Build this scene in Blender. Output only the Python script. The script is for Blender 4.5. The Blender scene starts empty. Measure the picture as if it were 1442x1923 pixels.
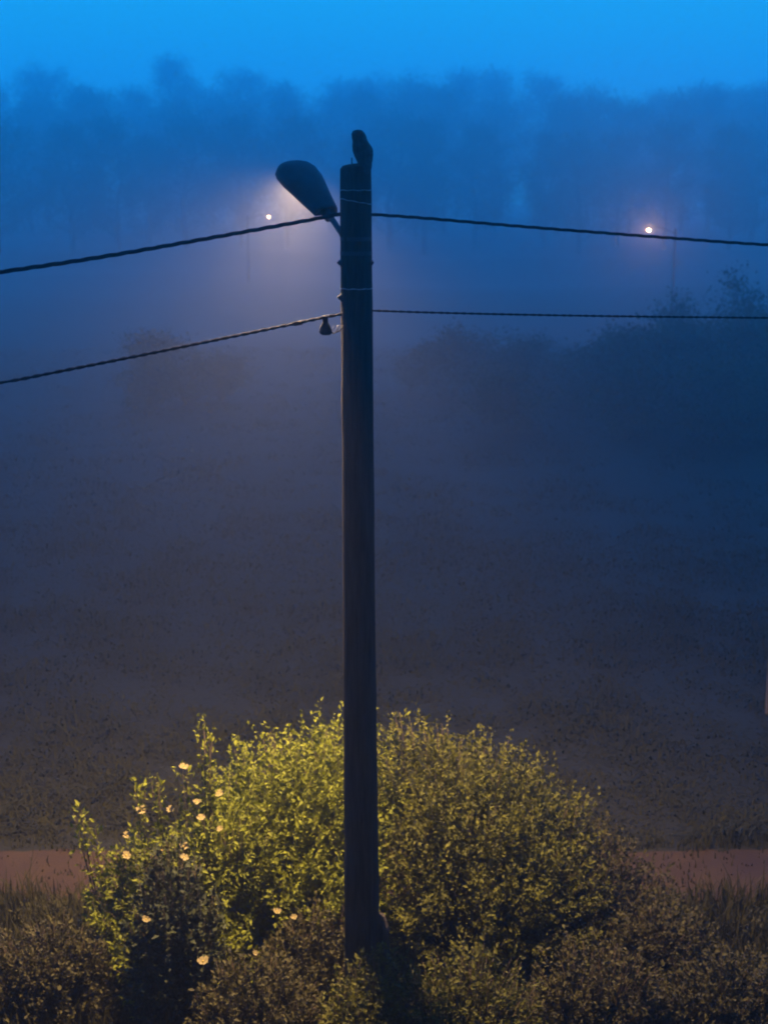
import bpy, bmesh, math, random
import numpy as np
from mathutils import Vector, Matrix, noise as mnoise
R = math.radians
S = bpy.context.scene
COL = S.collection
random.seed(7)

# ------------------------------------------------------------------ camera
CAM_H = 7.6
F = 2777.0
HORIZON = 320.0
PITCH = math.atan((961.5 - HORIZON) / F)
cam_d = bpy.data.cameras.new('camera')
cam = bpy.data.objects.new('camera', cam_d); COL.objects.link(cam)
cam.location = (0, 0, CAM_H)
cam.rotation_euler = (math.pi/2 - PITCH, 0, 0)
cam_d.sensor_fit = 'VERTICAL'; cam_d.sensor_height = 24; cam_d.lens = 24*F/1923
cam_d.clip_start = 0.05; cam_d.clip_end = 2000
S.camera = cam
cam_d.dof.use_dof = True; cam_d.dof.focus_distance = 11.9; cam_d.dof.aperture_fstop = 1.1

# ------------------------------------------------------------------ sky, exposure
SKY_STRENGTH = 1.15
w = bpy.data.worlds.new('World'); S.world = w; w.use_nodes = True
nt = w.node_tree; nt.nodes.clear()
# dusk sky under low cloud: after sunset, deep blue, with a far brighter band above the view added to light the haze
tcw = nt.nodes.new('ShaderNodeTexCoord'); sx = nt.nodes.new('ShaderNodeSeparateXYZ')
cr = nt.nodes.new('ShaderNodeValToRGB'); e = cr.color_ramp.elements
e[0].position = 0.0; e[0].color = (0.010, 0.29, 0.54, 1)
e[1].position = 1.0; e[1].color = (0.004, 0.09, 0.42, 1)
x_ = cr.color_ramp.elements.new(0.14); x_.color = (0.011, 0.43, 0.64, 1)
x_ = cr.color_ramp.elements.new(0.36); x_.color = (0.011, 0.74, 3.10, 1)
bg = nt.nodes.new('ShaderNodeBackground'); bg.inputs['Strength'].default_value = SKY_STRENGTH
out = nt.nodes.new('ShaderNodeOutputWorld')
nt.links.new(tcw.outputs['Generated'], sx.inputs[0]); nt.links.new(sx.outputs['Z'], cr.inputs[0])
# the afterglow is ahead of the camera; the sky opposite is much darker
mr = nt.nodes.new('ShaderNodeMapRange'); mr.inputs['From Min'].default_value = -0.6; mr.inputs['From Max'].default_value = 0.7
mr.inputs['To Min'].default_value = 0.15; mr.inputs['To Max'].default_value = 1.0
vm = nt.nodes.new('ShaderNodeVectorMath'); vm.operation = 'SCALE'
nt.links.new(sx.outputs['Y'], mr.inputs['Value']); nt.links.new(cr.outputs[0], vm.inputs[0]); nt.links.new(mr.outputs['Result'], vm.inputs['Scale'])
nt.links.new(vm.outputs[0], bg.inputs['Color']); nt.links.new(bg.outputs[0], out.inputs['Surface'])
S.view_settings.view_transform = 'Standard'; S.view_settings.look = 'None'
S.view_settings.exposure = 0.0; S.view_settings.gamma = 1.0; S.view_settings.use_curve_mapping = False
LAMP_COL = (1.0, 0.66, 0.34)
LAMP_W = 3800.0
FOG = 0.0060

S.cycles.use_denoising = True; S.cycles.denoiser = 'OPENIMAGEDENOISE'
S.cycles.filter_width = 2.0
S.cycles.max_bounces = 5; S.cycles.diffuse_bounces = 3; S.cycles.glossy_bounces = 1
S.cycles.transmission_bounces = 3; S.cycles.transparent_max_bounces = 6
S.cycles.volume_bounces = 1
S.cycles.sample_clamp_indirect = 2.0
S.cycles.use_light_tree = True

# ------------------------------------------------------------------ helpers
def at(px, py, Y):
    """world point at ground distance Y seen at photograph position (px, py)"""
    dx = (px - 721.0)/F; dz = -(py - 961.5)/F
    c, s = math.cos(PITCH), math.sin(PITCH)
    y = c + dz*s; z = -s + dz*c
    k = Y / y
    return Vector((dx*k, Y, CAM_H + z*k))

def tag(o, label=None, cat=None, group=None, kind=None):
    if label: o['label'] = label
    if cat: o['category'] = cat
    if group: o['group'] = group
    if kind: o['kind'] = kind
    return o

def empty(name, loc=(0, 0, 0), rz=0.0):
    o = bpy.data.objects.new(name, None); COL.objects.link(o)
    o.location = loc; o.rotation_euler = (0, 0, rz); o.empty_display_size = 0.3
    return o

def link(name, me, mats, parent=None, smooth=True):
    if not isinstance(mats, (list, tuple)): mats = [mats]
    for m in mats: me.materials.append(m)
    if smooth and len(me.polygons):
        me.polygons.foreach_set('use_smooth', np.ones(len(me.polygons), dtype=bool))
    o = bpy.data.objects.new(name, me); COL.objects.link(o)
    if parent: o.parent = parent
    return o

def raw_mesh(name, V, Fc, shade=None):
    """V (n,3) array, Fc (m,k) array, shade = per-vertex value stored as attribute 'tone'"""
    me = bpy.data.meshes.new(name)
    V = np.asarray(V, dtype=np.float32); Fc = np.asarray(Fc, dtype=np.int32)
    n, k = Fc.shape
    me.vertices.add(len(V)); me.vertices.foreach_set('co', V.ravel())
    me.loops.add(n*k); me.loops.foreach_set('vertex_index', Fc.ravel())
    me.polygons.add(n); me.polygons.foreach_set('loop_start', np.arange(0, n*k, k, dtype=np.int32))
    me.polygons.foreach_set('loop_total', np.full(n, k, dtype=np.int32))
    if shade is not None:
        a = me.attributes.new('tone', 'FLOAT', 'POINT'); a.data.foreach_set('value', np.asarray(shade, dtype=np.float32))
    me.update(calc_edges=True); me.validate()
    return me

def copy_tree(o, parent=None):
    c = o.copy(); COL.objects.link(c); c.parent = parent
    for ch in list(o.children): copy_tree(ch, c)
    return c

def from_bm(name, bm, mat, parent=None, smooth=True):
    me = bpy.data.meshes.new(name); bm.normal_update(); bm.to_mesh(me); bm.free()
    return link(name, me, mat, parent, smooth)

def ring_loft(bm, rings, close=True, cap=True, mat=0):
    """rings: list of lists of Vectors (equal length)"""
    vs = [[bm.verts.new(p) for p in r] for r in rings]
    n = len(rings[0])
    for a, b in zip(vs[:-1], vs[1:]):
        for i in range(n if close else n-1):
            f = bm.faces.new((a[i], a[(i+1) % n], b[(i+1) % n], b[i])); f.material_index = mat
    if cap:
        f = bm.faces.new(list(reversed(vs[0]))); f.material_index = mat
        f = bm.faces.new(vs[-1]); f.material_index = mat
    return vs

def frame_of(d):
    d = d.normalized()
    up = Vector((0, 0, 1)) if abs(d.z) < 0.9 else Vector((0, 1, 0))
    a = d.cross(up).normalized(); b = a.cross(d).normalized()
    return a, b

def tube(bm, pts, rad, n=8, mat=0, cap=True):
    pts = [Vector(p) for p in pts]
    if not hasattr(rad, '__len__'): rad = [rad]*len(pts)
    rings = []
    for i, p in enumerate(pts):
        d = pts[min(i+1, len(pts)-1)] - pts[max(i-1, 0)]
        a, b = frame_of(d)
        rings.append([p + (a*math.cos(t) + b*math.sin(t))*rad[i] for t in [2*math.pi*k/n for k in range(n)]])
    ring_loft(bm, rings, cap=cap, mat=mat)

def box(bm, c, s, rot=None, bevel=0.0, mat=0):
    m = Matrix.Translation(c) @ (rot.to_4x4() if rot else Matrix.Identity(4)) @ Matrix.Diagonal((s[0], s[1], s[2], 1))
    r = bmesh.ops.create_cube(bm, size=1, matrix=m)
    fs = {f for v in r['verts'] for f in v.link_faces}
    for f in fs: f.material_index = mat
    if bevel:
        es = {e for v in r['verts'] for e in v.link_edges}
        bmesh.ops.bevel(bm, geom=list(es), offset=bevel, segments=2, affect='EDGES', profile=0.6)

# ------------------------------------------------------------------ materials
def mat(name, base, rough=0.8, var=None, scale=6.0, stretch=(1, 1, 1), bump=0.0, bscale=None, metal=0.0,
        attr=False, trans=0.0, spec=0.3):
    m = bpy.data.materials.new(name); m.use_nodes = True
    t = m.node_tree; L = t.links
    p = t.nodes['Principled BSDF']
    p.inputs['Roughness'].default_value = rough; p.inputs['Metallic'].default_value = metal
    p.inputs['Specular IOR Level'].default_value = spec
    tc = t.nodes.new('ShaderNodeTexCoord'); mp = t.nodes.new('ShaderNodeMapping')
    mp.inputs['Scale'].default_value = stretch
    L.new(tc.outputs['Object'], mp.inputs['Vector'])
    nz = t.nodes.new('ShaderNodeTexNoise'); nz.inputs['Scale'].default_value = scale
    nz.inputs['Detail'].default_value = 6; nz.inputs['Roughness'].default_value = 0.65
    L.new(mp.outputs[0], nz.inputs['Vector'])
    cr = t.nodes.new('ShaderNodeValToRGB')
    cr.color_ramp.elements[0].position = 0.3; cr.color_ramp.elements[1].position = 0.72
    v = var or tuple(c*0.6 for c in base)
    cr.color_ramp.elements[0].color = (*v, 1); cr.color_ramp.elements[1].color = (*base, 1)
    if attr:
        at_ = t.nodes.new('ShaderNodeAttribute'); at_.attribute_name = 'tone'
        add = t.nodes.new('ShaderNodeMath'); add.operation = 'MULTIPLY_ADD'
        L.new(nz.outputs[0], add.inputs[0]); add.inputs[1].default_value = 0.5
        mul = t.nodes.new('ShaderNodeMath'); mul.operation = 'MULTIPLY'; mul.inputs[1].default_value = 0.6
        L.new(at_.outputs['Fac'], mul.inputs[0]); L.new(mul.outputs[0], add.inputs[2])
        L.new(add.outputs[0], cr.inputs[0])
    else:
        L.new(nz.outputs[0], cr.inputs[0])
    L.new(cr.outputs[0], p.inputs['Base Color'])
    if bump:
        nb = t.nodes.new('ShaderNodeTexNoise'); nb.inputs['Scale'].default_value = bscale or scale*3
        nb.inputs['Detail'].default_value = 5
        L.new(mp.outputs[0], nb.inputs['Vector'])
        b = t.nodes.new('ShaderNodeBump'); b.inputs['Strength'].default_value = bump; b.inputs['Distance'].default_value = 0.02
        L.new(nb.outputs[0], b.inputs['Height']); L.new(b.outputs[0], p.inputs['Normal'])
    if trans:
        tr = t.nodes.new('ShaderNodeBsdfTranslucent'); mx = t.nodes.new('ShaderNodeMixShader')
        mx.inputs[0].default_value = trans
        L.new(cr.outputs[0], tr.inputs['Color'])
        o = t.nodes['Material Output']
        L.new(p.outputs[0], mx.inputs[1]); L.new(tr.outputs[0], mx.inputs[2]); L.new(mx.outputs[0], o.inputs['Surface'])
    return m

def glow_mat(name, col, strength):
    m = bpy.data.materials.new(name); m.use_nodes = True
    p = m.node_tree.nodes['Principled BSDF']
    p.inputs['Base Color'].default_value = (0.6, 0.6, 0.6, 1)
    p.inputs['Emission Color'].default_value = (*col, 1); p.inputs['Emission Strength'].default_value = strength
    return m

M = {}
M['pole'] = mat('weathered_wood', (0.055, 0.046, 0.038), 0.98, (0.014, 0.012, 0.010), 9, (3, 3, 0.25), 0.9, 22, spec=0.03)
M['steel'] = mat('galvanised_steel', (0.08, 0.08, 0.08), 0.8, (0.04, 0.04, 0.04), 14, bump=0.1, spec=0.1)
M['wire'] = mat('bright_wire', (0.55, 0.52, 0.48), 0.6, (0.12, 0.12, 0.11), 30)
M['housing'] = mat('grey_paint', (0.06, 0.06, 0.06), 0.8, (0.035, 0.035, 0.035), 9, bump=0.15)
M['cable'] = mat('black_rubber', (0.014, 0.014, 0.015), 0.9, (0.008, 0.008, 0.008), 20, bump=0.2, spec=0.1)
M['feather'] = mat('dark_feathers', (0.07, 0.06, 0.05), 0.95, (0.02, 0.018, 0.016), 40, (1, 1, 0.4), 0.8, 70)
M['horn'] = mat('dark_horn', (0.05, 0.045, 0.03), 0.5)
M['bark'] = mat('bark', (0.09, 0.07, 0.05), 0.95, (0.03, 0.025, 0.02), 6, (1, 1, 0.2), 0.6)
M['twig'] = mat('twig', (0.08, 0.055, 0.035), 0.9, (0.03, 0.022, 0.015), 12)
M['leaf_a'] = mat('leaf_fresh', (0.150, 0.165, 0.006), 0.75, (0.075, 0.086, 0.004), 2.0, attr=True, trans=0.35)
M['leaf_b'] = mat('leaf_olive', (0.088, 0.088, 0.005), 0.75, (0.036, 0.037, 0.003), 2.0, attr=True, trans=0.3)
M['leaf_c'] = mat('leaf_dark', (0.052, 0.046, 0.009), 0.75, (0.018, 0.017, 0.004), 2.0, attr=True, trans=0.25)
M['leaf_d'] = mat('leaf_dark_green', (0.026, 0.032, 0.008), 0.8, (0.010, 0.013, 0.004), 2.0, attr=True, trans=0.15)  # dark green foliage colour of the narrow shrub
M['leaf_far'] = mat('leaf_far', (0.05, 0.065, 0.02), 0.8, (0.02, 0.03, 0.01), 0.6, attr=True, trans=0.2)
M['grass'] = mat('grass_blade', (0.028, 0.025, 0.003), 0.95, (0.020, 0.018, 0.0025), 0.8, attr=True, trans=0.3)
M['soil'] = mat('meadow_soil', (0.013, 0.0115, 0.0024), 0.98, (0.010, 0.009, 0.002), 0.3, bump=0.8, bscale=9)
M['path'] = mat('path_brick_grit', (0.046, 0.024, 0.003), 0.95, (0.022, 0.009, 0.002), 1.6, bump=0.4, bscale=40)
M['petal'] = mat('cream_petal', (0.28, 0.23, 0.10), 0.85, (0.17, 0.13, 0.055), 20, trans=0.3)
M['flower_eye'] = mat('flower_eye', (0.5, 0.36, 0.07), 0.8)
M['post'] = mat('pale_post', (0.13, 0.09, 0.055), 0.9, (0.08, 0.055, 0.035), 8, (1, 1, 0.3), 0.4)
M['lens'] = glow_mat('lamp_glass', LAMP_COL, 25.0)
M['bulb'] = glow_mat('far_lamp_glass', (1.0, 0.42, 0.13), 14.0)

# ------------------------------------------------------------------ setting: ground, path, haze
def ground():
    bm = bmesh.new()
    bmesh.ops.create_grid(bm, x_segments=110, y_segments=110, size=230, matrix=Matrix.Translation((0, 110, 0)))
    for v in bm.verts:
        d = min(1.0, max(0.0, (v.co.y - 20)/25.0))
        v.co.z = (mnoise.noise(Vector((v.co.x*0.06, v.co.y*0.06, 0)))*0.5)*d
    return from_bm('ground', bm, M['soil'])
tag(ground(), kind='structure')
bm = bmesh.new()
xs = np.linspace(-26, 26, 360)
PATH_Y0, PATH_Y1 = 14.35, 15.65
ring0 = []
for i, x in enumerate(xs):
    e0 = PATH_Y0 + 0.10*mnoise.noise(Vector((x*0.9, 0, 0))) + 0.07*mnoise.noise(Vector((x*5, 3, 0))) + 0.004*x*x*0.1
    e1 = PATH_Y1 + 0.12*mnoise.noise(Vector((x*0.8, 5, 0))) + 0.10*mnoise.noise(Vector((x*4, 9, 0))) + 0.004*x*x*0.1
    ring0.append((bm.verts.new((x, e0, 0.006)), bm.verts.new((x, e1, 0.006))))
for a, b in zip(ring0[:-1], ring0[1:]): bm.faces.new((a[0], b[0], b[1], a[1]))
tag(from_bm('path', bm, M['path']), kind='structure')

hz = bpy.data.materials.new('haze'); hz.use_nodes = True
t = hz.node_tree; t.nodes.clear()
pv = t.nodes.new('ShaderNodeVolumePrincipled'); mo = t.nodes.new('ShaderNodeOutputMaterial')
pv.inputs['Color'].default_value = (0.92, 0.93, 0.95, 1); pv.inputs['Density'].default_value = FOG
pv.inputs['Anisotropy'].default_value = 0.78
t.links.new(pv.outputs[0], mo.inputs['Volume'])
bm = bmesh.new(); box(bm, (0, 110, 13.0), (480, 480, 30.0))
hazeo = from_bm('haze', bm, hz, smooth=False); tag(hazeo, kind='stuff')
hazeo.visible_shadow = True

# ------------------------------------------------------------------ the pole
PY = 11.4
def pole():
    root = empty('utility_pole', (at(681, 1790, PY).x, PY, 0))
    tag(root, 'dark weathered wooden utility pole with a lit lamp head and four cables', 'utility pole')
    bx = root.location.x
    top = at(667.5, 313, PY)
    H = top.z
    lean = top.x - bx
    rng = random.Random(3)
    def centre(z): return Vector((bx + lean*(z/H), PY, z))
    def radius(z): return 0.152 - 0.038*(z/H)
    bm = bmesh.new(); rings = []
    N = 36
    zs = [i*H/70 for i in range(71)]
    for z in zs:
        c = centre(z); r = radius(z)
        rr = []
        for k in range(N):
            a = 2*math.pi*k/N
            d = mnoise.noise(Vector((math.cos(a)*2.2, math.sin(a)*2.2, z*0.35)))*0.006 + mnoise.noise(Vector((math.cos(a)*6, math.sin(a)*6, z*2.5)))*0.0045
            rr.append(c + Vector((math.cos(a)*(r+d), math.sin(a)*(r+d), 0)) - root.location)
        rings.append(rr)
    # chamfered, slightly slanting cut at the top
    last = rings[-1]; c = centre(H) - root.location
    for p in last:
        p.z += (p.x - c.x)*0.10 + (0.01 if p.y > c.y else 0) - 0.012
    for s_, dz in ((0.86, 0.018), (0.55, 0.024), (0.15, 0.026)):
        rings.append([Vector((c.x + (p.x-c.x)*s_, c.y + (p.y-c.y)*s_, p.z + dz + (0.10*(p.x-c.x)*(s_-1)))) for p in last])
    ring_loft(bm, rings)
    from_bm('shaft', bm, M['pole'], root)
    # footing stub strapped against the base
    bm = bmesh.new()
    rr = []
    for z, r in ((0, 0.10), (0.9, 0.10), (1.35, 0.095), (1.46, 0.06)):
        rr.append([Vector((0.13 + math.cos(2*math.pi*k/16)*r, 0.02 + math.sin(2*math.pi*k/16)*r, z)) for k in range(16)])
    ring_loft(bm, rr); from_bm('support_stub', bm, M['pole'], root)
    # bright wire turns
    for y0, tl in ((357, 0.00), (378, -0.03), (541, 0.0)):
        z = at(668, y0, PY).z; c = centre(z) - root.location; r = radius(z) + 0.007
        bm = bmesh.new(); n = 60
        pts = [c + Vector((math.cos(2*math.pi*k/n)*r, math.sin(2*math.pi*k/n)*r, tl*math.cos(2*math.pi*k/n)*r*6 + 0.002*math.sin(k*0.9))) for k in range(n+1)]
        tube(bm, pts, 0.0037, 6); from_bm('wire_band', bm, M['wire'], root)
    # bolts with nuts and washers
    for y0, both in ((493, True), (558, False)):
        z = at(668, y0, PY).z; c = centre(z) - root.location; r = radius(z)
        bm = bmesh.new()
        x0 = c.x - r - 0.028; x1 = c.x + (r + 0.016 if both else 0)
        tube(bm, [(x0, c.y-0.02, c.z), (x1, c.y-0.02, c.z)], 0.008, 8)
        tube(bm, [(c.x-r-0.018, c.y-0.02, c.z), (c.x-r+0.012, c.y-0.02, c.z)], 0.021, 6)
        tube(bm, [(c.x-r-0.004, c.y-0.02, c.z), (c.x-r+0.014, c.y-0.02, c.z)], 0.032, 14)
        if both:
            tube(bm, [(c.x+r-0.012, c.y-0.02, c.z), (c.x+r+0.009, c.y-0.02, c.z)], 0.022, 6)
        from_bm('bolt', bm, M['housing'], root)
    # small iron pin on the top
    bm = bmesh.new(); p = at(661, 316, PY) - root.location; q = at(660.5, 296, PY) - root.location
    tube(bm, [p - Vector((0, 0, 0.02)), q], 0.0048, 7); from_bm('pin', bm, M['housing'], root)
    # lamp arm
    a0 = at(660, 472, PY + 0.11); a1 = at(640, 436, PY+0.30); a2 = at(606, 385, PY + 0.62)
    bm = bmesh.new(); tube(bm, [a0 - root.location, a1 - root.location, a2 - root.location], 0.023, 12)
    from_bm('lamp_arm', bm, M['steel'], root)
    for y0 in (448, 475):
        z = at(668, y0, PY).z; c = centre(z) - root.location; r = radius(z) + 0.004
        bm = bmesh.new()
        rings = []
        for dz in (-0.015, 0.015):
            rings.append([c + Vector((math.cos(2*math.pi*k/30)*r, math.sin(2*math.pi*k/30)*r, dz)) for k in range(30)])
        ring_loft(bm, rings, cap=False); from_bm('clamp_strap', bm, M['housing'], root)
    # lamp head: top seen from behind, opening faces down and away
    m0 = at(613, 403, PY + 0.55); tip = at(543, 314, PY + 1.02)
    ax = (tip - m0); L = ax.length; ax.normalize()
    side = ax.cross(Vector((0, 0, 1))).normalized()        # to the right of the axis
    upv = side.cross(ax).normalized()
    roll = R(6)
    side, upv = side*math.cos(roll) + upv*math.sin(roll), upv*math.cos(roll) - side*math.sin(roll)
    O = m0 - root.location
    prof = [(0.0, 0.098, 0.072), (0.03, 0.108, 0.082), (0.25, 0.132, 0.100), (0.45, 0.158, 0.118), (0.62, 0.180, 0.128), (0.78, 0.184, 0.126),
            (0.88, 0.168, 0.112), (0.95, 0.132, 0.088), (0.985, 0.090, 0.058), (1.0, 0.040, 0.026)]
    bm = bmesh.new(); rings = []
    for s_, hw, ht in prof:
        ring = []
        for k in range(24):
            a = math.pi*k/23
            x = math.cos(a); y = math.sin(a)
            x = math.copysign(abs(x)**0.8, x); y = y**0.75
            ring.append(O + ax*(s_*L) + side*(x*hw) + upv*(y*ht))
        # lip and inner shell so it is a true bowl
        for k in range(24):
            a = math.pi*(23-k)/23
            x = math.cos(a)*0.90; y = math.sin(a)*0.80
            ring.append(O + ax*(s_*L*0.97 + 0.008) + side*(x*hw) + upv*(y*ht - 0.002))
        rings.append(ring)
    ring_loft(bm, rings, cap=True)
    head = from_bm('lamp_head', bm, M['housing'], root)
    # hinge rib across the top
    bm = bmesh.new()
    hw, ht = 0.138, 0.094
    pts = [O + ax*(0.42*L) + side*(math.cos(math.pi*k/20)*hw*1.0) + upv*((math.sin(math.pi*k/20)**0.8)*ht) for k in range(21)]
    tube(bm, pts, 0.006, 6); from_bm('hinge_rib', bm, M['housing'], head)
    bm = bmesh.new()
    tube(bm, [O - ax*0.05, O + ax*0.05], 0.036, 14); from_bm('arm_socket', bm, M['housing'], head)
    # plate closing the rear (gear) compartment, with an upright baffle in front of it
    bm = bmesh.new()
    def hwid(s_):
        return float(np.interp(s_, [p[0] for p in prof], [p[1] for p in prof]))
    pl = [[O + ax*(s_*L) + side*(hwid(s_)*q*0.97) + upv*h_ for q, h_ in ((-1, -0.006), (1, -0.006), (1, 0.004), (-1, 0.004))] for s_ in (0.01, 0.2, 0.40)]
    ring_loft(bm, pl)
    pl = [[O + ax*(s_*L) + side*(0.148*q) + upv*h_ for q, h_ in ((-1, 0.004), (1, 0.004), (0.6, 0.10), (-0.6, 0.10))] for s_ in (0.39, 0.405)]
    ring_loft(bm, pl)
    from_bm('gear_cover', bm, M['housing'], head)
    # glass
    bm = bmesh.new(); rings = []
    for s_, hw in ((0.42, 0.095), (0.5, 0.115), (0.65, 0.132), (0.8, 0.128), (0.9, 0.100), (0.95, 0.05)):
        rings.append([O + ax*(s_*L) + side*(math.cos(math.pi*k/12)*hw) + upv*(0.075 - 0.010*math.sin(math.pi*k/12)) for k in range(13)])
    ring_loft(bm, rings, close=False, cap=False)
    from_bm('glass', bm, M['lens'], head)
    ld = bpy.data.lights.new('lamp_light', 'AREA'); ld.shape = 'ELLIPSE'; ld.size = 0.24; ld.size_y = 0.20
    ld.energy = LAMP_W; ld.color = LAMP_COL; ld.spread = R(168)
    lo = bpy.data.objects.new('lamp_light', ld); COL.objects.link(lo)
    lo.parent = head
    lo.location = O + ax*(0.70*L) + upv*0.055
    zdir = (upv*0.3 + Vector((0.24, -0.16, 1))).normalized(); xdir = ax.cross(zdir).cross(zdir).normalized()*-1; ydir = zdir.cross(xdir)
    lo.rotation_euler = Matrix((xdir, ydir, zdir)).transposed().to_euler()
    return root, centre, radius
POLE, pole_c, pole_r = pole()

# ------------------------------------------------------------------ the bird
def bird():
    base = at(684, 313, PY)
    root_loc = Vector((base.x, PY - 0.01, base.z))
    prof = [(243.5, 671, 676), (246, 661, 682), (251, 660, 686), (258, 660, 689), (266, 662.5, 690.5), (272, 661, 696), (279, 661, 700.5), (287, 662.5, 701.5),
            (295, 666, 700.5), (303, 670, 699.5), (311, 674, 698.5), (318, 679, 697.5), (324, 685, 697), (329, 688, 695.5)]
    bm = bmesh.new(); rings = []
    n = 20
    for i, (y, x0, x1) in enumerate(prof):
        yy = PY - 0.01 - 0.12*max(0, (y-296)/33.0)**1.2
        a = at(x0, y, yy); b = at(x1, y, yy)
        c = (a+b)/2 - root_loc; hw = (b-a).length/2
        dep = hw*(1.05 if y < 262 else 0.98)
        if y > 300: dep = hw*(0.98 - 0.75*min(1, (y-300)/18.0))
        rings.append([c + Vector((math.cos(2*math.pi*k/n)*hw, math.sin(2*math.pi*k/n)*dep, 0)) for k in range(n)])
    rings = rings[::-1]
    ring_loft(bm, rings)
    for s_ in (-1, 1):                                    # legs and toes reach the wood
        hip = Vector((s_*0.018 + 0.002, 0.03, 0.045)); ft = Vector((s_*0.020, 0.035, 0.002))
        tube(bm, [hip, ft], [0.013, 0.008], 8)
        for a in (-0.5, 0.0, 0.5, math.pi):
            tube(bm, [ft, ft + Vector((math.sin(a)*0.018, math.cos(a)*0.018, 0.004)), ft + Vector((math.sin(a)*0.03, math.cos(a)*0.03, -0.004))], [0.006, 0.005, 0.002], 6, mat=1)
    hc = at(673, 254, PY) - root_loc                      # beak and eyes, on the far side
    tube(bm, [hc + Vector((0, 0.05, 0.004)), hc + Vector((0, 0.066, -0.004)), hc + Vector((0, 0.07, -0.018))], [0.010, 0.007, 0.001], 8, mat=1)
    for s_ in (-1, 1):
        bmesh.ops.create_uvsphere(bm, u_segments=10, v_segments=6, radius=0.011, matrix=Matrix.Translation(hc + Vector((s_*0.025, 0.045, 0.010))))
    o = from_bm('owl', bm, [M['feather'], M['horn']])
    o.location = root_loc
    sub = o.modifiers.new('sub', 'SUBSURF'); sub.levels = 1; sub.render_levels = 2
    tex = bpy.data.textures.new('feather_noise', 'CLOUDS'); tex.noise_scale = 0.018
    dm = o.modifiers.new('feathers', 'DISPLACE'); dm.texture = tex; dm.strength = 0.006; dm.mid_level = 0.5
    tag(o, 'dark owl perched on top of the wooden pole, seen from behind', 'bird')
bird()

# ------------------------------------------------------------------ cables
def cable(pts, strands, r_s, r_h, pitch, label, name='overhead_cable'):
    """pts = control points; strands twisted round one another"""
    P = [Vector(p) for p in pts]
    # dense path by Catmull-Rom
    dense = []
    ext = [P[0]*2 - P[1]] + P + [P[-1]*2 - P[-2]]
    for i in range(1, len(ext)-2):
        p0, p1, p2, p3 = ext[i-1:i+3]
        n = max(4, int((p2-p1).length/0.035))
        for k in range(n):
            u = k/n
            dense.append(0.5*((2*p1) + (p2-p0)*u + (2*p0-5*p1+4*p2-p3)*u*u + (3*p1-p0-3*p2+p3)*u**3))
    dense.append(P[-1])
    bm = bmesh.new(); s = 0
    rows = [[] for _ in range(strands)]
    for i, p in enumerate(dense):
        if i: s += (p - dense[i-1]).length
        a, b = frame_of(dense[min(i+1, len(dense)-1)] - dense[max(i-1, 0)])
        for k in range(strands):
            t_ = 2*math.pi*(s/pitch + k/strands)
            rows[k].append(p + (a*math.cos(t_) + b*math.sin(t_))*r_h)
    for row in rows: tube(bm, row, r_s, 6)
    o = from_bm(name, bm, M['cable'])
    org = dense[0].copy(); o.data.transform(Matrix.Translation(-org)); o.location = org
    tag(o, label, 'cable', 'overhead cables strung from the pole')
    return o
cable([at(650, 400, PY+0.02), at(560, 417, PY-0.15), at(400, 446, PY-0.5), at(200, 481, PY-0.95), at(0, 511, PY-1.4), at(-300, 552, PY-2.0), at(-900, 610, PY-3.2)],
      3, 0.0085, 0.0085, 0.42, 'upper of the two thick twisted cables running left from the pole')
cable([at(690, 402, PY), at(800, 410, PY+0.05), at(1000, 427, PY+0.15), at(1220, 444, PY+0.25), at(1442, 460, PY+0.35), at(1800, 480, PY+0.5), at(3000, 520, PY+1.0)],
      3, 0.0070, 0.0070, 0.40, 'upper of the two cables running right from the pole past the distant lamp')
cable([at(650, 588, PY-0.02), at(600, 598, PY-0.1), at(500, 619, PY-0.3), at(300, 660, PY-0.7), at(100, 700, PY-1.1), at(0, 719, PY-1.3), at(-300, 766, PY-1.9), at(-900, 830, PY-3.1)],
      2, 0.0080, 0.0062, 0.16, 'lower cable running left from the pole with a connector hanging under it')
cable([at(688, 583, PY), at(850, 588, PY+0.05), at(1100, 593, PY+0.15), at(1442, 597, PY+0.35), at(1800, 599, PY+0.5), at(3000, 605, PY+1.0)],
      2, 0.0062, 0.0042, 0.12, 'lower thin cable running level to the right from the pole')

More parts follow.
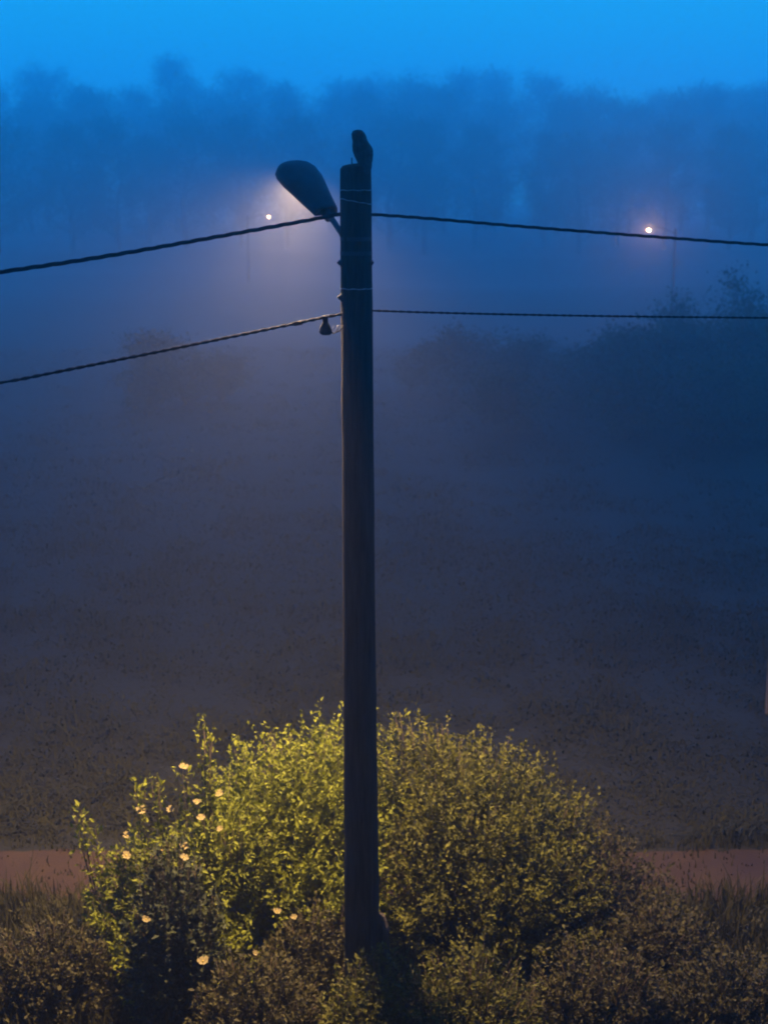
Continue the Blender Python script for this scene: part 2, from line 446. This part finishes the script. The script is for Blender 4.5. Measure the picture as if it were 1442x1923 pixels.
def connector():
    c = at(611, 597, PY-0.09)
    root = empty('cable_connector', c)
    tag(root, 'small dark connector hanging under the lower left cable beside the pole', 'connector')
    bm = bmesh.new(); rings = []
    for z, w_, d_ in ((-0.028, 0.020, 0.018), (-0.040, 0.026, 0.024), (-0.058, 0.036, 0.030), (-0.085, 0.046, 0.034), (-0.105, 0.050, 0.034), (-0.118, 0.046, 0.030), (-0.130, 0.030, 0.022)):
        rings.append([Vector((math.cos(2*math.pi*k/12)*w_ + (z+0.06)*-0.05, math.sin(2*math.pi*k/12)*d_, z)) for k in range(12)])
    ring_loft(bm, rings[::-1]); from_bm('body', bm, M['cable'], root)
    bm = bmesh.new(); box(bm, (0, 0, -0.014), (0.042, 0.030, 0.055), bevel=0.005); from_bm('clamp', bm, M['cable'], root)
    for dx, l in ((0.055, 0.04), (0.085, 0.05), (0.092, 0.045)):
        bm = bmesh.new(); tube(bm, [(dx-0.02, 0.0, -0.115), (dx, -0.004, -0.098), (dx+0.012, 0, -0.098+l*0.9)], 0.0028, 6)
        from_bm('tie_tail', bm, M['wire'], root)
    bm = bmesh.new(); tube(bm, [(0.02, 0, -0.10), (0.06, 0.01, -0.118), (0.11, 0.02, -0.10), (0.15, 0.05, -0.03)], 0.005, 8)
    from_bm('lead', bm, M['cable'], root)
    bm = bmesh.new(); tube(bm, [(-0.02, 0, 0.012), (0.0, -0.012, 0.018), (0.03, -0.008, 0.020)], 0.004, 6); from_bm('tie_tail', bm, M['wire'], root)
    c2 = at(560, 607, PY-0.18)
    bm = bmesh.new(); d = (at(548, 609, PY-0.2) - c2).normalized()
    tube(bm, [-d*0.03, d*0.03], 0.017, 10)
    o = from_bm('cable_clip', bm, M['cable']); o.location = c2
    tag(o, 'small dark clip wrapped on the lower left cable, left of the hanging connector', 'cable clip')
connector()

# ------------------------------------------------------------------ foliage
def leaves(P, D, size, rng, narrow=0.5, up=0.4):
    """P points, D outward dirs -> folded leaf of two triangles-pairs (6 verts, 4-gon x2)"""
    n = len(P)
    rnd = rng.normal(size=(n, 3))
    ax = D*0.7 + rnd*0.7 + np.array([0, 0, up*0.5]); ax /= np.linalg.norm(ax, axis=1)[:, None] + 1e-9
    nn = rng.normal(size=(n, 3))*0.7 + np.array([0, 0, 1.0])
    sd = np.cross(ax, nn); sd /= np.linalg.norm(sd, axis=1)[:, None] + 1e-9
    nr = np.cross(sd, ax)
    L = size*(0.45 + 1.0*rng.random(n)**1.4)[:, None]; W = L*narrow*0.5
    p0 = P; p1 = P + ax*L*0.55; p2 = P + ax*L - nr*L*0.12
    l = P + ax*L*0.45 + sd*W + nr*W*0.35; r = P + ax*L*0.45 - sd*W + nr*W*0.35
    V = np.stack([p0, l, p2, r], axis=1).reshape(-1, 3)
    b = np.arange(n)*4
    Fc = np.concatenate([np.stack([b, b+1, b+2], 1), np.stack([b, b+2, b+3], 1)])
    return V, Fc

class Bush:
    def __init__(s, name, label, cx, cy, lobes, mat_, leaf=0.045, shoots=900, per=26, seed=1, narrow=0.5, cat='bush', group=None, spikes=(), base_z=0.0, stem_r=0.006):
        """lobes: list of (dx,dy,dz,rx,ry,rz) ellipsoids relative to the base"""
        s.lobes = lobes; s.c = Vector((cx, cy, base_z))
        rng = np.random.default_rng(seed)
        s.root = empty(name, s.c); tag(s.root, label, cat, group)
        vol = np.array([l[3]*l[4]*l[5] for l in lobes])**0.67; vol /= vol.sum()
        P = []; D = []; T = []; stems = []
        for i in range(shoots):
            li = rng.choice(len(lobes), p=vol); l = lobes[li]
            d = rng.normal(size=3); d[2] = d[2]*0.8 + 0.45; d /= np.linalg.norm(d)
            rad = 0.80 + 0.22*rng.random() + (0.16*rng.random() if rng.random() < 0.15 else 0)
            # clumps: push out and in by noise
            k = mnoise.noise(Vector((d[0]*2.3+li*3.1, d[1]*2.3, d[2]*2.3+seed)))
            rad *= 1.0 + 0.30*k
            k2 = mnoise.noise(Vector((d[0]*5.3+li*1.7, d[1]*5.3+seed, d[2]*5.3)))
            if k2 < -0.22 and rng.random() < 0.75: continue
            rad += 0.10*k2
            c = np.array(l[:3])
            tip = c + d*np.array(l[3:])*rad
            if tip[2] < 0.05: tip[2] = 0.05 + 0.1*rng.random()
            root = np.array([c[0]*0.6 + rng.normal()*0.05, c[1]*0.6 + rng.normal()*0.05, 0.0])
            mid = root*0.45 + tip*0.55 + np.array([0, 0, 0.16*np.linalg.norm(tip-root)])*(1 if rng.random() < .8 else .2)
            stems.append((root, mid, tip))
            t_ = 0.50 + 0.50*rng.random(per)**0.7
            t_ = t_[:, None]
            q = root*(1-t_)**2 + 2*mid*t_*(1-t_) + tip*t_**2
            q = q + rng.normal(size=q.shape)*0.035*(1.15-t_*0.7)*max(0.6, leaf/0.045)
            P.append(q); D.append(np.tile(d, (per, 1))); T.append(np.full(per, rng.random()*0.5 + 0.25) + rng.normal(size=per)*0.12)
        for (tx, ty, tz) in spikes:
            tip = np.array([tx, ty, tz]); root = np.array([tx*0.6, ty*0.6, 0.0]); mid = root*0.4 + tip*0.6 + np.array([0.05*rng.normal(), 0, -0.02])
            for rep in range(4):
                tp = tip + rng.normal(size=3)*0.03
                stems.append((root, mid, tp))
                t_ = (0.6 + 0.4*rng.random(28))[:, None]
                q = root*(1-t_)**2 + 2*mid*t_*(1-t_) + tp*t_**2 + rng.normal(size=(28, 3))*0.03
                P.append(q); D.append(np.tile(np.array([0, 0, 1.0]), (28, 1))); T.append(np.full(28, 0.7))
        P = np.concatenate(P); D = np.concatenate(D); T = np.clip(np.concatenate(T), 0, 1)
        P[:, 2] = np.maximum(P[:, 2], 0.02)
        V, Fc = leaves(P, D, leaf, rng, narrow)
        s.fol = link('foliage', raw_mesh('foliage', V, Fc, np.repeat(T, 4)), mat_, s.root, smooth=False)
        bm = bmesh.new()
        for (r0, m0, t0) in stems[:: max(1, len(stems)//260)] + (stems[-4*len(spikes):] if spikes else []):
            pts = [Vector(r0*(1-u)**2 + 2*m0*u*(1-u) + t0*u**2) for u in (0, 0.25, 0.5, 0.75, 0.97)]
            tube(bm, pts, [stem_r*1.6, stem_r*1.2, stem_r*0.8, stem_r*0.55, stem_r*0.3], 5)
        from_bm('stems', bm, M['twig'], s.root)
    def flower(s, px, py, size=0.05):
        """flower where the line of sight to (px,py) meets the bush"""
        o = Vector((0, 0, CAM_H)); d = (at(px, py, 10) - o).normalized(); best = None
        for l in s.lobes:
            c = s.c + Vector(l[:3]); r = Vector(l[3:])*1.02
            oo = o - c; a_ = Vector([oo[i]/r[i] for i in range(3)]); b_ = Vector([d[i]/r[i] for i in range(3)])
            A = b_.dot(b_); B = 2*a_.dot(b_); C_ = a_.dot(a_) - 1; q = B*B - 4*A*C_
            if q > 0:
                t_ = (-B - math.sqrt(q))/(2*A)
                if best is None or t_ < best: best = t_
        if best is None: best = (s.c.y)/d.y
        p = o + d*best
        bm = bmesh.new(); rng = random.Random(px*7+py)
        nrm = (-d + Vector((rng.uniform(-.6, .6), 0.2, 0.75 + rng.uniform(-.2, .4)))).normalized(); a, b = frame_of(nrm)
        for k in range(6):
            t0 = 2*math.pi*k/6 + rng.uniform(-.2, .2); ww = 0.56; R_ = size*rng.uniform(0.75, 1.1)
            dr = lambda t_, rr, h: a*math.cos(t_)*rr + b*math.sin(t_)*rr + nrm*h
            vs = [bm.verts.new(v) for v in (dr(t0, size*0.08, 0), dr(t0-ww, R_*0.6, size*0.16), dr(t0-ww*0.6, R_*0.95, size*0.3), dr(t0+ww*0.6, R_, size*0.26), dr(t0+ww, R_*0.6, size*0.14))]
            bm.faces.new(vs)
        bmesh.ops.create_uvsphere(bm, u_segments=8, v_segments=5, radius=size*0.2, matrix=Matrix.Translation(nrm*size*0.08))
        for f in bm.faces:
            if len(f.verts) != 5: f.material_index = 1
        tube(bm, [nrm*-0.002, -nrm*0.05 + Vector((0, 0.03, -0.06))], 0.002, 4, mat=1)
        fo = from_bm('flower', bm, [M['petal'], M['flower_eye']], s.root, smooth=False)
        fo.location = p - s.c

# the big bush behind the pole, left and right halves
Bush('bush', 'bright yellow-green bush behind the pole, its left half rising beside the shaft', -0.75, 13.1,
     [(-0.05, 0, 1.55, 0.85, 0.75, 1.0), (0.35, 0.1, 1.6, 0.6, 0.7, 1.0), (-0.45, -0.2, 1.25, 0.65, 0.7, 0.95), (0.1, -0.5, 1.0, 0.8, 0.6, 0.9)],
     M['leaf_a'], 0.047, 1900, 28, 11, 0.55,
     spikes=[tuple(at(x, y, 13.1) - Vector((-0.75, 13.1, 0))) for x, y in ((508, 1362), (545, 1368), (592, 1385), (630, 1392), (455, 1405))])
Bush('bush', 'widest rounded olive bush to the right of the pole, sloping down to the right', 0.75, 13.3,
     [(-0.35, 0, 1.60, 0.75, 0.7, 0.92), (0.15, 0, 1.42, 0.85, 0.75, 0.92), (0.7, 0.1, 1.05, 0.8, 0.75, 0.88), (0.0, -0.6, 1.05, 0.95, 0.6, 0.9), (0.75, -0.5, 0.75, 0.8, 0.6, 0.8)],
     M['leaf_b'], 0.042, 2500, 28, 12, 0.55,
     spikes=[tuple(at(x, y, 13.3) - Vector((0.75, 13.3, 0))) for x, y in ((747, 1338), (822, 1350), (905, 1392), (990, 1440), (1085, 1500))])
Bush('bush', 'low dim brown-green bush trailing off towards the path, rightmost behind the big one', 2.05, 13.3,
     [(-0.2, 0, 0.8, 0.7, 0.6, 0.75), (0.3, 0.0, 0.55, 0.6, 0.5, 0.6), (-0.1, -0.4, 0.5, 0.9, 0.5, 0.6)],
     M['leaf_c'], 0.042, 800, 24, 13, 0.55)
fb = Bush('flowering_shrub', 'loose leafy shrub dotted with pale cream flowers, left of the bright bush', -1.75, 12.35,
     [(0.1, 0, 1.35, 0.45, 0.5, 0.75), (-0.35, 0.1, 1.15, 0.45, 0.5, 0.6), (0.38, 0.1, 1.45, 0.40, 0.5, 0.75), (-0.65, 0.1, 0.9, 0.4, 0.45, 0.6), (0.0, -0.4, 0.75, 0.7, 0.5, 0.6)],
     M['leaf_a'], 0.058, 900, 24, 14, 0.45,
     spikes=[tuple(at(x, y, 12.4) - Vector((-1.75, 12.35, 0))) for x, y in ((378, 1350), (392, 1378), (345, 1440), (262, 1468), (295, 1455), (140, 1520), (405, 1440), (170, 1552))])
for f in ((345, 1440), (412, 1490), (265, 1522), (378, 1536), (240, 1570), (346, 1590), (304, 1597), (238, 1607), (413, 1557), (320, 1520), (370, 1506)):
    fb.flower(*f, 0.036 + 0.026*random.random())

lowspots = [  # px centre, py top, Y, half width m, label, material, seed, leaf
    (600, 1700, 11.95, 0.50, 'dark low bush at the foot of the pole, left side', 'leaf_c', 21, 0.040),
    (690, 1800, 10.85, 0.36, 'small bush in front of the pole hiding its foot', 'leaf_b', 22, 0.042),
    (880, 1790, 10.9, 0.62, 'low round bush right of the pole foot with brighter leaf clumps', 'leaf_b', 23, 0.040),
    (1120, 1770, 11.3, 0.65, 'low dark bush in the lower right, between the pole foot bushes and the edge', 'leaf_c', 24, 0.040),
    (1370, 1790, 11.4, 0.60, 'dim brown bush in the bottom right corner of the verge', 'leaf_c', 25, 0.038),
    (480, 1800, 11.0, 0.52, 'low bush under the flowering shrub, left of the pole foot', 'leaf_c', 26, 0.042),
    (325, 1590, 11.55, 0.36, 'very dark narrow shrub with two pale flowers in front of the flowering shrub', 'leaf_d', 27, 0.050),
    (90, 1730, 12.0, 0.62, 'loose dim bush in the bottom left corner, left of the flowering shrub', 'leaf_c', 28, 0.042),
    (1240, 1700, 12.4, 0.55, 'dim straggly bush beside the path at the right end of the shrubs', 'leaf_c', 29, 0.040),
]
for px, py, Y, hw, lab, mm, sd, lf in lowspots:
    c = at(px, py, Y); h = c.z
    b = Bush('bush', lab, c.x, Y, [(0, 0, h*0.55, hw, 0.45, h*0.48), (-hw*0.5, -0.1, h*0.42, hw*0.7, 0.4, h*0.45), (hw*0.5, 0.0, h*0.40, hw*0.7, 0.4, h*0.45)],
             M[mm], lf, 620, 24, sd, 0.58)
    if sd == 27: b.flower(275, 1727, 0.04); b.flower(346, 1610, 0.036)
    if sd == 26: b.flower(382, 1806, 0.052); b.flower(480, 1790, 0.03)
    if sd == 21: b.flower(520, 1712, 0.042); b.flower(552, 1722, 0.034)

# ------------------------------------------------------------------ grass
def grass():
    rng = np.random.default_rng(5)
    Ps = []; Hs = []
    def zone(n, y0, y1, h, hv, skip_path=True):
        y = y0 + (y1-y0)*rng.random(n); hwid = 0.30*y + 1.2
        x = (rng.random(n)*2-1)*hwid
        if skip_path:
            e0 = PATH_Y0 + 0.0004*x*x + 0.16*np.array([mnoise.noise(Vector((a_*1.3, 4.0, 0))) for a_ in x]); e1 = PATH_Y1 + 0.0004*x*x
            k = (y < e0 + 0.05*rng.normal(size=n)) | (y > e1 + 0.06*rng.normal(size=n)); x = x[k]; y = y[k]
        Ps.append(np.stack([x, y, np.zeros(len(x))], 1)); Hs.append(h*(1 + hv*rng.normal(size=len(x))).clip(0.3, 2))
    zone(46000, 9.5, 14.6, 0.24, 0.35)
    # the mown meadow: thinning with distance, in clumps
    n = 190000
    y = 14.4 + 50*rng.random(n)**1.9; x = (rng.random(n)*2-1)*(0.30*y + 1.2)
    k = np.array([mnoise.noise(Vector((a_*0.55, b_*0.55, 7.0))) + 0.5*mnoise.noise(Vector((a_*1.7, b_*1.7, 3.0))) for a_, b_ in zip(x, y)])
    edge = PATH_Y1 + 0.0004*x*x + 0.30*np.array([mnoise.noise(Vector((a_*2.1, 1.0, 0))) for a_ in x])
    keep = (rng.random(n) < 0.86 + 0.25*k) & ((y > edge) | ((rng.random(n) < 0.10) & (y > 14.3)))
    x = x[keep]; y = y[keep]; k = k[keep]
    Ps.append(np.stack([x, y, np.zeros(len(x))], 1)); Hs.append((0.10 + 0.10*k.clip(-0.3, 1))*(1 + 0.3*rng.normal(size=len(x))).clip(0.3, 2))
    P = np.concatenate(Ps); H = np.concatenate(Hs); n = len(P)
    cl = np.array([mnoise.noise(Vector((p[0]*1.3, p[1]*1.3, 2.0))) for p in P])
    H = H*(1 + 0.8*cl)
    # the taller weeds left of the bushes
    k = (P[:, 0] < -1.6) & (P[:, 1] < 14.3); H[k] *= 1.5
    z = np.array([mnoise.noise(Vector((p[0]*0.06, p[1]*0.06, 0)))*0.5*min(1, max(0, (p[1]-20)/25)) for p in P]); P[:, 2] = z - 0.02
    a = rng.random(n)*2*math.pi; ln = (0.15 + 0.45*rng.random(n)) + (P[:, 1] > 15.9)*0.9
    dr = np.stack([np.cos(a), np.sin(a), np.zeros(n)], 1); sd = np.stack([-np.sin(a), np.cos(a), np.zeros(n)], 1)
    wv = (0.006 + 0.005*rng.random(n))[:, None]*(1 + (P[:, 1:2] > 16)*0.6)
    up = np.array([0, 0, 1.0]); Hc = H[:, None]; lnc = ln[:, None]
    m = P + up*Hc*0.55 + dr*Hc*lnc*0.25; tp = P + up*Hc*(1-0.25*lnc).clip(0.45) + dr*Hc*lnc
    V = np.stack([P - sd*wv, P + sd*wv, m + sd*wv*0.8, m - sd*wv*0.8, tp], 1).reshape(-1, 3)
    b = np.arange(n)*5
    Fc = np.concatenate([np.stack([b, b+1, b+2], 1), np.stack([b, b+2, b+3], 1), np.stack([b+3, b+2, b+4], 1)])
    T = np.repeat(np.clip(0.5 + cl*0.6 + rng.normal(size=n)*0.15, 0, 1), 5)
    o = link('grass', raw_mesh('grass', V, Fc, T), M['grass'], smooth=False)
    tag(o, 'rough grass and weeds covering the verge and the meadow', 'grass', kind='stuff')
grass()
def weeds():
    rng = np.random.default_rng(9); n = 70000
    y = 9.6 + 4.8*rng.random(n); x = (rng.random(n)*2-1)*(0.30*y + 1.0)
    k = np.array([mnoise.noise(Vector((a_*1.6, b_*1.6, 11.0))) for a_, b_ in zip(x, y)])
    keep = rng.random(n) < 0.55 + 1.1*k; x = x[keep]; y = y[keep]; k = k[keep]
    h = (0.32 + 0.38*k)*(1 - np.clip((y - 13.6)/0.9, 0, 0.7)); z = h*rng.random(len(x))**0.6
    P = np.stack([x, y, z.clip(0.02)], 1); D = np.tile(np.array([0, 0, 1.0]), (len(x), 1))
    V, Fc = leaves(P, D, 0.045, rng, 0.5)
    T = np.repeat(np.clip(0.45 + k*0.5 + 0.15*rng.normal(size=len(x)), 0, 1), 4)
    o = link('weeds', raw_mesh('weeds', V, Fc, T), M['leaf_c'], smooth=False)
    tag(o, 'dense leafy weeds growing through the grass along the bottom of the picture', 'weeds', kind='stuff')
weeds()

# ------------------------------------------------------------------ trees beyond the meadow
def make_tree(name, label, H, W, seed, leaf=0.11, n_leaf=26000, trunk_r=0.16, low=0.12, spiky=0.0, group=None, cat='tree'):
    rng = np.random.default_rng(seed); root = empty(name, (0, 0, 0)); tag(root, label, cat, group)
    bm = bmesh.new()
    tr = [Vector((rng.normal()*0.08*k, rng.normal()*0.08*k, H*0.93*k/6)) for k in range(7)]
    tube(bm, tr, [trunk_r*(1.25 - k/6.5) for k in range(7)], 8)
    P = []; D = []; T = []; nb = 34
    for i in range(nb):
        f = low + (1-low)*(i+rng.random())/nb
        base = tr[0].lerp(tr[-1], min(0.97, f*0.85)); a = rng.random()*6.283
        prof = math.sin(math.pi*min(1, (f*0.88+0.10)))**0.6
        l = W*0.5*prof*(0.65+0.5*rng.random())
        tip = base + Vector((math.cos(a)*l, math.sin(a)*l, l*0.35 + H*0.07 + spiky*H*0.12*rng.random()))
        mid = base.lerp(tip, 0.5) - Vector((0, 0, 0.08*l))
        tube(bm, [base, mid, tip], [trunk_r*0.34, trunk_r*0.2, trunk_r*0.05], 5)
        k = n_leaf//nb; cc = 5
        for j in range(cc):
            u = 0.35 + 0.65*(j+rng.random())/cc
            c = np.array(base.lerp(tip, u)) + rng.normal(size=3)*W*0.04
            m = k//cc
            q = c + np.clip(rng.normal(size=(m, 3)), -2.2, 2.2)*np.array([W*0.085, W*0.085, W*0.06])*(0.7+0.6*rng.random())
            P.append(q); D.append(np.tile(np.array([0, 0, 1.0]), (m, 1))); T.append(np.full(m, rng.random()) + rng.normal(size=m)*0.1)
    P = np.concatenate(P); D = np.concatenate(D); T = np.clip(np.concatenate(T), 0, 1)
    P[:, 2] = np.maximum(P[:, 2], 0.1)
    from_bm('trunk', bm, M['bark'], root)
    V, Fc = leaves(P, D, leaf, rng, 0.8)
    link('crown', raw_mesh('crown', V, Fc, np.repeat(T, 4)), M['leaf_far'], root, smooth=False)
    return root

protos = [make_tree('tree', 'x', 12.5, 6.2, 101), make_tree('tree', 'x', 13.5, 5.2, 102, spiky=0.5), make_tree('tree', 'x', 11.5, 6.8, 103), make_tree('tree', 'x', 12.8, 5.6, 104, spiky=0.8)]
used = [False]*4
rng = random.Random(42)
# treetop outline of the wood read from the photograph: (px, py of the top)
outline = [(-380, 110), (-290, 95), (-200, 125), (-100, 130), (-20, 122), (75, 92), (150, 128), (240, 128), (322, 62), (395, 128), (455, 98), (540, 120), (620, 110), (700, 112), (780, 106), (860, 92),
           (940, 84), (1020, 106), (1090, 140), (1160, 170), (1235, 138), (1300, 116), (1375, 132), (1450, 118), (1540, 100), (1640, 125), (1740, 95)]
HH = (12.5, 13.5, 11.5, 12.8)
def plant(px, py, Y, k, wide):
    c = at(px, py, Y)
    o = protos[k] if not used[k] else copy_tree(protos[k]); used[k] = True
    s = c.z/(HH[k]*1.02)
    o.location = (c.x, Y, -0.2); o.scale = (s*wide, s, s); o.rotation_euler[2] = rng.uniform(0, 6.28)
    tag(o, 'dark leafy tree in the wood beyond the meadow, fading into blue fog', 'tree', 'trees of the foggy wood')
for i, (px, py) in enumerate(outline): plant(px, py, 222 + rng.uniform(-6, 6), (i*7 + rng.randint(0, 1)) % 4, rng.uniform(1.0, 1.25))
for i in range(26): plant(-400 + i*84 + rng.uniform(-30, 30), 140 + rng.uniform(-14, 25), 184 + rng.uniform(-7, 7), i % 4, 1.25)
for i in range(24): plant(-350 + i*90 + rng.uniform(-30, 30), 195 + rng.uniform(-25, 30), 148 + rng.uniform(-7, 7), (i+2) % 4, 1.25)

for px, py, Y, W_, sd, lab in ((1392, 515, 48, 2.2, 201, 'spindly young tree with upright twigs rising highest at the right edge of the meadow'),
                          (1268, 556, 50, 2.0, 202, 'faint sapling in fog, left of the spindly young tree')):
    c = at(px, py, Y)
    o = make_tree('young_tree', lab, c.z*1.02, W_, sd, leaf=0.10, n_leaf=1700, trunk_r=0.05, low=0.06, spiky=2.2)
    o.location = (c.x, Y, 0)
thick = [make_tree('thicket_tree', 'x', 3.0, 3.4, 211, leaf=0.10, n_leaf=7000, trunk_r=0.06, low=0.0, spiky=0.7), make_tree('thicket_tree', 'x', 3.0, 2.9, 212, leaf=0.10, n_leaf=7000, trunk_r=0.06, low=0.0, spiky=1.2)]
for i, (px, py, Y) in enumerate(((270, 672, 47), (345, 615, 49), (410, 660, 50), (770, 640, 52), (850, 612, 50), (930, 640, 49), (1010, 625, 51), (1085, 640, 48), (1150, 618, 47), (1215, 605, 49),
                     (1275, 600, 46), (1335, 596, 49), (1395, 585, 46), (1450, 580, 49), (1510, 570, 46), (1580, 600, 49), (960, 690, 43), (1180, 680, 42), (1350, 670, 41), (1440, 660, 42))):
    c = at(px, py, Y); o = thick[i] if i < 2 else copy_tree(thick[i % 2]); k = c.z/3.15
    o.location = (c.x, Y, -0.05); o.scale = (k*1.15, k*1.1, k); o.rotation_euler[2] = rng.uniform(0, 6.28)
    tag(o, 'vague dark shrubby tree in the foggy thicket across the meadow', 'tree', 'shrubby trees of the thicket in the fog')

# ------------------------------------------------------------------ distant street lamps
def far_lamp(px, py, Y, lab, energy, rz, rb):
    c = at(px, py, Y)
    root = empty('street_lamp', (c.x + 1.6*math.cos(rz), Y + 1.6*math.sin(rz) + 0.5, 0)); tag(root, lab, 'street lamp', 'distant street lamps in the fog')
    H = c.z + 0.05
    bm = bmesh.new(); tube(bm, [(0, 0, 0), (0, 0, H)], [0.07, 0.045], 12); from_bm('post', bm, M['cable'], root)
    loc = c - root.location
    bm = bmesh.new(); tube(bm, [(0, 0, H-0.25), (loc.x*0.5, loc.y*0.5, H+0.02), (loc.x*0.8, loc.y*0.8, H+0.10)], 0.022, 8); from_bm('arm', bm, M['steel'], root)
    bm = bmesh.new(); bmesh.ops.create_uvsphere(bm, u_segments=16, v_segments=10, radius=1.0, matrix=Matrix.Translation((loc.x, loc.y, loc.z + 0.07)) @ Matrix.Diagonal((0.10, 0.08, 0.05, 1)))
    geom = bm.verts[:] + bm.edges[:] + bm.faces[:]
    bmesh.ops.bisect_plane(bm, geom=geom, plane_co=(loc.x, loc.y, loc.z+0.07), plane_no=(0, 0, -1), clear_outer=True)
    from_bm('lamp_head', bm, M['housing'], root)
    bm = bmesh.new(); bmesh.ops.create_uvsphere(bm, u_segments=16, v_segments=10, radius=rb, matrix=Matrix.Translation(loc)); from_bm('bulb', bm, M['bulb'], root)
    ld = bpy.data.lights.new('far_light', 'POINT'); ld.energy = energy; ld.color = (1.0, 0.50, 0.20); ld.shadow_soft_size = rb*1.02
    lo = bpy.data.objects.new('far_light', ld); COL.objects.link(lo); lo.parent = root; lo.location = loc - Vector((0, 0.02 + rb*1.3, 0.0))
far_lamp(1217, 432, 75, 'distant lit street lamp glowing over the right upper cable', 330, 0.3, 0.050)
far_lamp(505, 407, 100, 'faint distant lit street lamp just left of the pole lamp head', 70, 2.8, 0.030)

# ------------------------------------------------------------------ pale post at the right edge
c = at(1441, 1340, 20.0)
bm = bmesh.new(); box(bm, (0.09, 0, 0.42), (0.16, 0.12, 0.84), bevel=0.012)
o = from_bm('post', bm, M['post'], smooth=False); o.location = (at(1438, 1300, 20).x, 20.0, 0)
tag(o, 'pale short post standing in the grass at the right edge', 'post')

# ------------------------------------------------------------------ the building the picture is taken from, behind the camera
M['plaster'] = mat('grey_plaster', (0.30, 0.28, 0.25), 0.95, (0.22, 0.21, 0.19), 2, bump=0.3)
M['roofing'] = mat('dark_roofing', (0.08, 0.07, 0.07), 0.9, bump=0.3)
M['window_glass'] = mat('dark_window_glass', (0.03, 0.03, 0.035), 0.1)
bl = empty('apartment_building', (0, -1.6, 0)); tag(bl, 'grey plastered apartment block facing the pole across the verge', 'building')
bm = bmesh.new(); box(bm, (0, -5, 6.5), (44, 10, 13)); from_bm('wall', bm, M['plaster'], bl, smooth=False)
bm = bmesh.new(); box(bm, (0, -5, 13.2), (45, 10.8, 0.35), bevel=0.05); from_bm('roof', bm, M['roofing'], bl, smooth=False)
for fl in range(4):
    for k in range(-6, 7):
        bm = bmesh.new(); box(bm, (k*3.2, 0.02, 1.9 + fl*3.0), (1.5, 0.08, 1.5), bevel=0.01)
        wf = from_bm('window', bm, M['post'], bl, smooth=False)
        bm = bmesh.new(); box(bm, (k*3.2, 0.05, 1.9 + fl*3.0), (1.32, 0.06, 1.32)); from_bm('pane', bm, M['window_glass'], wf, smooth=False)
